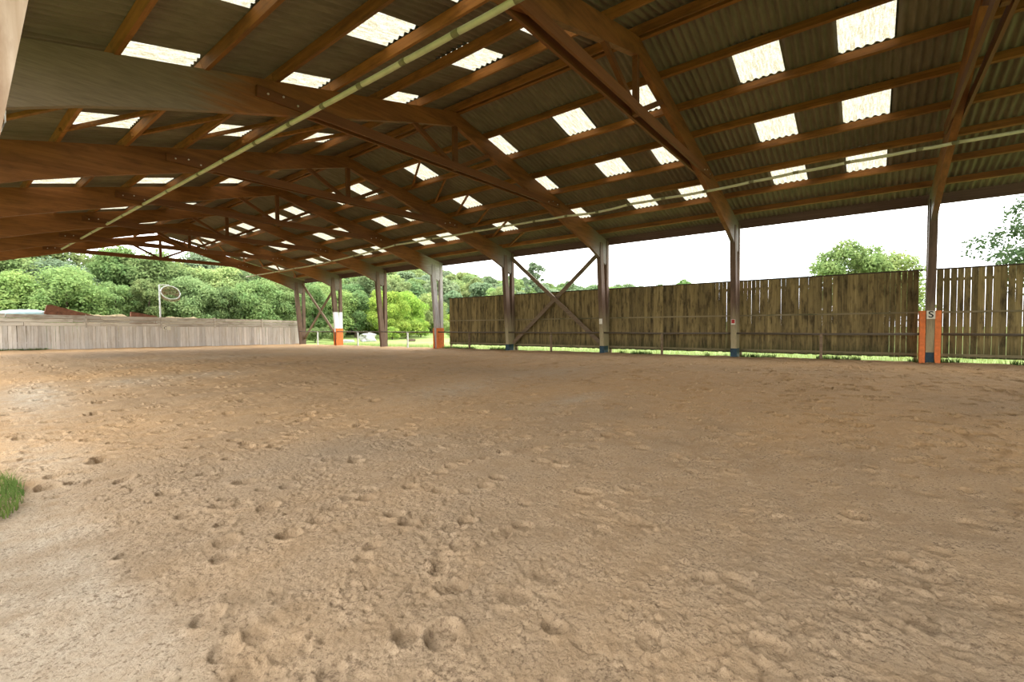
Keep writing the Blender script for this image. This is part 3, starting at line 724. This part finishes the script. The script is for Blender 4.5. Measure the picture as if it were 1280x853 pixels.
# heap of dry manure along the back of the wall
hxs = np.linspace(-5, 8.5, 90); hys = np.linspace(0, 5, 22); HX, HY = np.meshgrid(hxs, hys)
HZ = (2.78-.045*(HX+5))*np.sin(np.pi*np.clip(HY/5, 0, 1))**.6*np.clip((HX+5.2)/2, 0, 1)*np.clip((8.6-HX)/4, 0, 1)*(1+.10*vnoise(HX*1.3, HY*1.3, 77)) + .10*vnoise(HX*4, HY*4, 78) - .25
I = np.arange(HX.size).reshape(HX.shape); F = np.stack([I[:-1, :-1], I[:-1, 1:], I[1:, 1:], I[1:, :-1]], -1).reshape(-1, 4)
tag(obj('manure_heap', big_mesh('manure_heap', np.stack([HX, HY+WY+.9, HZ], -1).reshape(-1, 3), F, True), M['heap']), 'long low brown heap behind the grey board wall', 'heap')
# white cord at the left post, grey trough and log in the meadow
tag(MB().tube([(-10.078, 6.13, 2.90), (-10.062, 6.13, 2.86), (-10.064, 6.13, 2.79), (-10.085, 6.13, 2.72), (-10.13, 6.13, 2.66)], .004, 6).obj('cord', M['white_cord'], None, True), 'thin white cord hanging by the pale left post', 'cord')

# ------------------------------------------------------------------ vegetation
def leaf_cloud(n_blob, leaves, rx, rz, leaf, seed, conic=0.0, sparse=0.0):
    """crown of small bent leaf cards gathered in rounded tufts"""
    g = np.random.default_rng(seed)
    th = g.uniform(0, 2*np.pi, n_blob); cz = g.uniform(-.85, 1, n_blob); rad = np.sqrt(np.clip(1-cz*cz, 0, 1))*g.uniform(.35, .95, n_blob)*(1-conic*(cz*.5+.5))
    B = np.stack([rx*rad*np.cos(th), rx*rad*np.sin(th), rz*cz*.85], -1)
    br = g.uniform(.26, .46, n_blob)*rx*(1-.4*conic)*(1-.45*sparse)
    pick = g.choice(n_blob, leaves, p=br**2/np.sum(br**2))
    d = g.normal(size=(leaves, 3)); d /= np.linalg.norm(d, axis=1)[:, None]
    d[:, 2] = np.where((d[:, 2] < -.2) & (g.random(leaves) < .6), -d[:, 2], d[:, 2])
    C = B[pick] + d*br[pick][:, None]*(g.uniform(.55, 1.08, leaves)[:, None])*np.array([1, 1, .82])
    nrm = d + g.normal(size=(leaves, 3))*.55 + np.array([0, 0, .35]); nrm /= np.linalg.norm(nrm, axis=1)[:, None]
    a = np.cross(nrm, g.normal(size=(leaves, 3))); a /= np.linalg.norm(a, axis=1)[:, None]; b = np.cross(nrm, a)
    s = leaf*g.uniform(.6, 1.35, leaves)[:, None]
    P0 = C - a*s; P1 = C + b*s*.55 + nrm*s*.15; P2 = C + a*s; P3 = C - b*s*.55 + nrm*s*.15
    V = np.stack([P0, P1, P2, P3], 1).reshape(-1, 3); F = np.arange(leaves*4).reshape(-1, 4)
    me = big_mesh('crown', V, F); me.materials.append(M['leaf'])
    return me
CROWN = {
 'near': [leaf_cloud(34, 15000, 2.6, 3.2, .115, 1), leaf_cloud(42, 16000, 3.0, 3.0, .12, 2), leaf_cloud(30, 14000, 2.3, 3.6, .11, 3)],
 'far': [leaf_cloud(26, 6500, 3.0, 3.4, .22, 4), leaf_cloud(30, 7000, 3.4, 3.2, .23, 5), leaf_cloud(22, 6000, 2.6, 4.0, .21, 6)],
 'conic': [leaf_cloud(64, 6000, 2.2, 4.4, .14, 7, .35, .9)],
 'sparse': [leaf_cloud(46, 7000, 4.2, 3.4, .12, 8, 0, 1.0)],
 'bush': [leaf_cloud(20, 9000, 1.6, 1.2, .09, 9), leaf_cloud(24, 9000, 1.9, 1.1, .09, 10)],
}
TRUNK = MB().tube([(0, 0, -.5), (.08, .02, 1.5), (-.04, .05, 3.5), (.05, -.03, 5.5)], .20, 8, .07).mesh('trunk', True); TRUNK.materials.append(M['bark'])
STEM = MB().tube([(0, 0, -.3), (.03, .02, .6), (0, .05, 1.2)], .06, 6, .03).mesh('stem', True); STEM.materials.append(M['bark'])
GREEN = {'mid': (.185, .255, .095), 'dark': (.145, .215, .090), 'light': (.240, .310, .110), 'lime': (.245, .345, .068), 'deep': (.060, .095, .040), 'blue': (.178, .240, .130), 'olive': (.210, .262, .105)}  # blue: bluish green that also paints haze onto far trees
def tree(kind, x, y, h, hue, label, group=None, name='tree', cat='tree', sc=None, z=None):
    me = random.choice(CROWN[kind]); zb = float(terrain(x, y)) if z is None else z
    t = thing(name, label, cat, (x, y, zb), group)
    zs = [v.co.z for v in me.vertices[:4]]
    rz = {'near': 3.5, 'far': 3.7, 'conic': 4.9, 'sparse': 3.6, 'bush': 1.3}[kind]
    k = h/(rz*2.05) if sc is None else sc
    c = bpy.data.objects.new('crown' if kind != 'bush' else 'foliage', me); COL.objects.link(c); c.parent = t
    c.location = (0, 0, h - rz*k*1.0); c.scale = (k*random.uniform(.9, 1.12), k*random.uniform(.9, 1.12), k); c.rotation_euler = (0, 0, random.uniform(0, 6.28))
    f = random.uniform(.85, 1.15); col = [g*f*random.uniform(.93, 1.07) for g in GREEN[hue]]; c.color = (*col, 1)
    b = bpy.data.objects.new('trunk' if kind != 'bush' else 'stem', TRUNK if kind != 'bush' else STEM); COL.objects.link(b); b.parent = t
    q = h/7.5 if kind != 'bush' else h/1.6; b.scale = (q, q, min(q, 1.0) if kind != 'bush' else q)
    return t
G_END = 'trees behind the far wall'; G_HILL = 'trees of the wooded hillside'
# behind the far wall: three staggered rows
cnt = 0
for row, (yy, hb, step) in enumerate(((53, 6.0, 3.0), (58, 8.2, 3.6), (64, 9.6, 4.2))):
    x = -22.0 + row
    while x < 24 + row*8:
        h = hb*random.uniform(.86, 1.12)
        if 9 < x and row == 2: h *= .92
        if -1 < x < 5 and row: h *= 1.06
        hue = random.choice(['mid', 'mid', 'light', 'mid', 'dark', 'olive', 'blue'])
        if x < -7 and row == 0: hue = 'light'
        tree('near', x + random.uniform(-.8, .8), yy + random.uniform(-1.2, 1.2), h, hue, {'mid': 'fresh', 'light': 'pale', 'dark': 'dark', 'olive': 'olive', 'blue': 'bluish'}[hue] + ' green tree in the ' + ('front', 'middle', 'back')[row] + ' row of trees beyond the grey board wall', G_END); cnt += 1
        x += step*random.uniform(.85, 1.2)
# hillside seen through the open bays
hill = 0
for yy in np.arange(66, 178, 6.2):
    for xx in np.arange(22, 190, 6.4):
        x = xx + random.uniform(-2.2, 2.2); y = yy + random.uniform(-2, 2)
        az = math.degrees(math.atan2(x-CAM.x, y-CAM.y))
        if not (19 < az < 62) or hill >= 285: continue
        if y < 46+.25*x or (az > 48 and y > 125): continue
        hue = random.choice(['mid', 'light', 'blue', 'mid', 'dark', 'blue', 'olive'])
        tree('far', x, y, random.uniform(6.5, 9.5), hue, {'mid': 'fresh', 'light': 'pale', 'dark': 'dark', 'olive': 'olive', 'blue': 'bluish'}[hue] + ' green rounded tree of the wooded hillside beyond the open bays', G_HILL); hill += 1
for (x, y, h, hue, lab) in ((25.5, 50, 6.6, 'lime', 'bright lime green tree beyond the rail, between the white and bare posts'), (30.5, 52, 6.4, 'lime', 'lime green tree behind the bare post, in front of the hillside'),
                       (21.0, 54, 6.0, 'light', 'pale green tree seen through the slim far cross brace'), (40, 58, 6.5, 'light', 'pale green tree left of the bleached post, at the hill foot')):
    tree('near', x, y, h, hue, lab)
tree('conic', 59, 50.5, 14.6, 'blue', 'tall narrow conifer rising above the fence left of the cross brace centre')
tree('conic', 63, 45.5, 11.0, 'blue', 'short conifer behind the crossing of the big cross brace')
tree('conic', 66, 42.0, 8.4, 'dark', 'dark conifer just right of the cross brace crossing')
for i, (x, y, h) in enumerate(((55, 55, 8.4), (58, 58, 8.6), (52, 50, 6.6), (62, 54, 7.2), (66, 50, 7.0), (57, 45, 6.0), (60, 41, 5.5))):
    tree('near', x, y, h, random.choice(['mid', 'light']), 'green tree showing just over the fence behind the cross brace bay', 'trees over the cross brace fence')
for i in range(14):
    tree('far', 118+random.uniform(-3, 3), 77 - i*2.7, random.uniform(9.0, 10.2)-.10*i, random.choice(['mid', 'blue', 'dark']), 'distant green tree showing as treeline over the middle of the fence', 'distant treeline over the fence', z=4.6)
tree('near', 40, 3.2, 8.9, 'mid', 'round crowned green tree over the fence left of the S plate post')
tree('near', 42.5, .9, 8.0, 'light', 'smaller lighter tree beside the round tree over the fence')
tree('sparse', 33, -8.6, 10.6, 'deep', 'airy dark tree at the right edge above the gapped fence', sc=1.15)  # foliage colour darker than the other trees
# bushes and stones in the meadow beyond the rail
for (x, y, h, hue, lab) in ((14.0, 46.5, 1.7, 'mid', 'green bush at the foot of the far cross brace'), (17.5, 49, 1.8, 'mid', 'rounded bush in the meadow beyond the far cross brace'), (24, 47, 1.5, 'lime', 'low lime green bush beyond the rail'),
                           (34, 47, 2.0, 'light', 'pale bush at the meadow edge behind the bare post'), (27.2, 48.5, 2.6, 'lime', 'tall lime green bush under the lime green trees'), (30.6, 49.5, 2.4, 'lime', 'lime green bush just left of the bare post'), (46, 52, 2.2, 'light', 'leafy bush at the meadow edge left of the bleached post'), (40, 49, 1.8, 'olive', 'olive bush at the back of the meadow')):
    tree('bush', x, y, h, hue, lab, name='bush', cat='bush')
for i in range(13):
    x = 15 + i*3.1
    tree('bush', x + random.uniform(-.8, .8), 55 + .05*x + random.uniform(-1, 1), random.uniform(2.6, 3.8), random.choice(['light', 'lime', 'mid', 'light']), 'leafy bush in the hedge at the back of the meadow', 'hedge bushes at the foot of the hillside', name='bush', cat='bush')
def rock(name, label, loc, sx, sy, sz, mat, seed, cat):
    g = np.random.default_rng(seed); vs = []; fs = []; n, m = 10, 6
    for j in range(m+1):
        for i in range(n):
            a = 2*math.pi*i/n; e = math.pi*j/m; k = 1 + .12*g.normal()
            p = [math.sin(e)*math.cos(a), math.sin(e)*math.sin(a), math.cos(e)]
            p = [math.copysign(abs(c)**.6, c) for c in p]
            vs.append((p[0]*sx*k, p[1]*sy*k, p[2]*sz*k))
    fs = [(j*n+i, j*n+(i+1) % n, (j+1)*n+(i+1) % n, (j+1)*n+i) for j in range(m) for i in range(n)]
    return tag(obj(name, new_mesh(name, vs, fs), mat, None, loc), label, cat)
rock('stone_block', 'grey stone block lying in the meadow beyond the rail', (18.9, 44.5, .25), .95, .5, .5, M['stone'], 3, 'stone')
rock('log', 'low pale log on the grass left of the stone block', (15.8, 43.5, -.02), .9, .16, .16, M['stone'], 5, 'log')
rock('log', 'dark log on the grass right of the bare post', (20.8, 39.5, -.05), .5, .2, .18, M['bark'], 6, 'log')

def blades(name, pts, hmin, hmax, w, seed, lean=.35):
    g = np.random.default_rng(seed); n = len(pts); P = np.asarray(pts, float)
    h = g.uniform(hmin, hmax, n); a = g.uniform(0, 6.283, n); d = np.stack([np.cos(a), np.sin(a), 0*a], -1); pz = np.stack([-np.sin(a), np.cos(a), 0*a], -1)
    ln = (g.random(n)*lean*h)[:, None]; up = np.array([0, 0, 1.0])
    m_ = P + d*ln*.35 + up*(h*.6)[:, None]; tip = P + d*ln + up*h[:, None]; ww = w*g.uniform(.6, 1.3, n)[:, None]
    V = np.stack([P - pz*ww, P + pz*ww, m_ + pz*ww*.6, tip, m_ - pz*ww*.6], 1).reshape(-1, 3)
    F = np.concatenate([np.arange(n)[:, None]*5 + np.array([0, 1, 2, 4]), ], 0); T = np.arange(n)[:, None]*5 + np.array([4, 2, 3, 3])
    me = bpy.data.meshes.new(name); faces = [tuple(r) for r in F] + [tuple(r[:3]) for r in T]
    me.from_pydata([tuple(v) for v in V], [], faces); me.update(); me.materials.append(M['leaf'])
    return me
g = np.random.default_rng(5)
# grass tuft at the left post
n = 1500; r = np.sqrt(g.random(n)); a = g.uniform(0, 6.283, n)
px = -10.20 + .24*r**.8*np.cos(a); py = 7.30 + .75*r*np.sin(a)
o = obj('grass_tuft', blades('grass_tuft', np.stack([px, py, level(px, py)-.02], -1), .05, .17, .004, 1, .9)); o.color = (.13, .19, .05, 1)
tag(o, 'patch of green grass on the sand at the left edge, beside the pale post', 'grass')
# weeds at the foot of the fence, inside
n = 9500; py = g.uniform(-5, 23.5, n); keep = (vnoise(py*.8, py*0, 91) + .4*vnoise(py*3, py*0, 92)) > .05; py = py[keep]; px = 10.22 + .10*g.normal(size=len(py))
o = obj('weeds', blades('weeds', np.stack([px, py, level(px, py)-.01], -1), .06, .24, .010, 2, .9)); o.color = (.075, .115, .03, 1)
tag(o, 'low dark weeds along the foot of the fence', 'weeds', None, 'stuff')
n = 9000; py = g.uniform(-6, 41, n); px = 11.0 + 3.5*g.random(n)**1.5
o = obj('grass', blades('grass', np.stack([px, py, level(px, py)-.03], -1), .08, .26, .008, 3, .6)); o.color = (.27, .33, .11, 1)
tag(o, 'bright meadow grass just outside the fence', 'grass', None, 'stuff')
n = 2200; px = -12 + 6.2*g.random(n); py = WY - .12 - .12*g.random(n)
o = obj('grass', blades('grass', np.stack([px, py, level(px, py)], -1), .05, .22, .012, 4, .6)); o.color = (.12, .17, .05, 1)
tag(o, 'thin strip of grass at the foot of the grey wall on the left', 'grass', None, 'stuff')
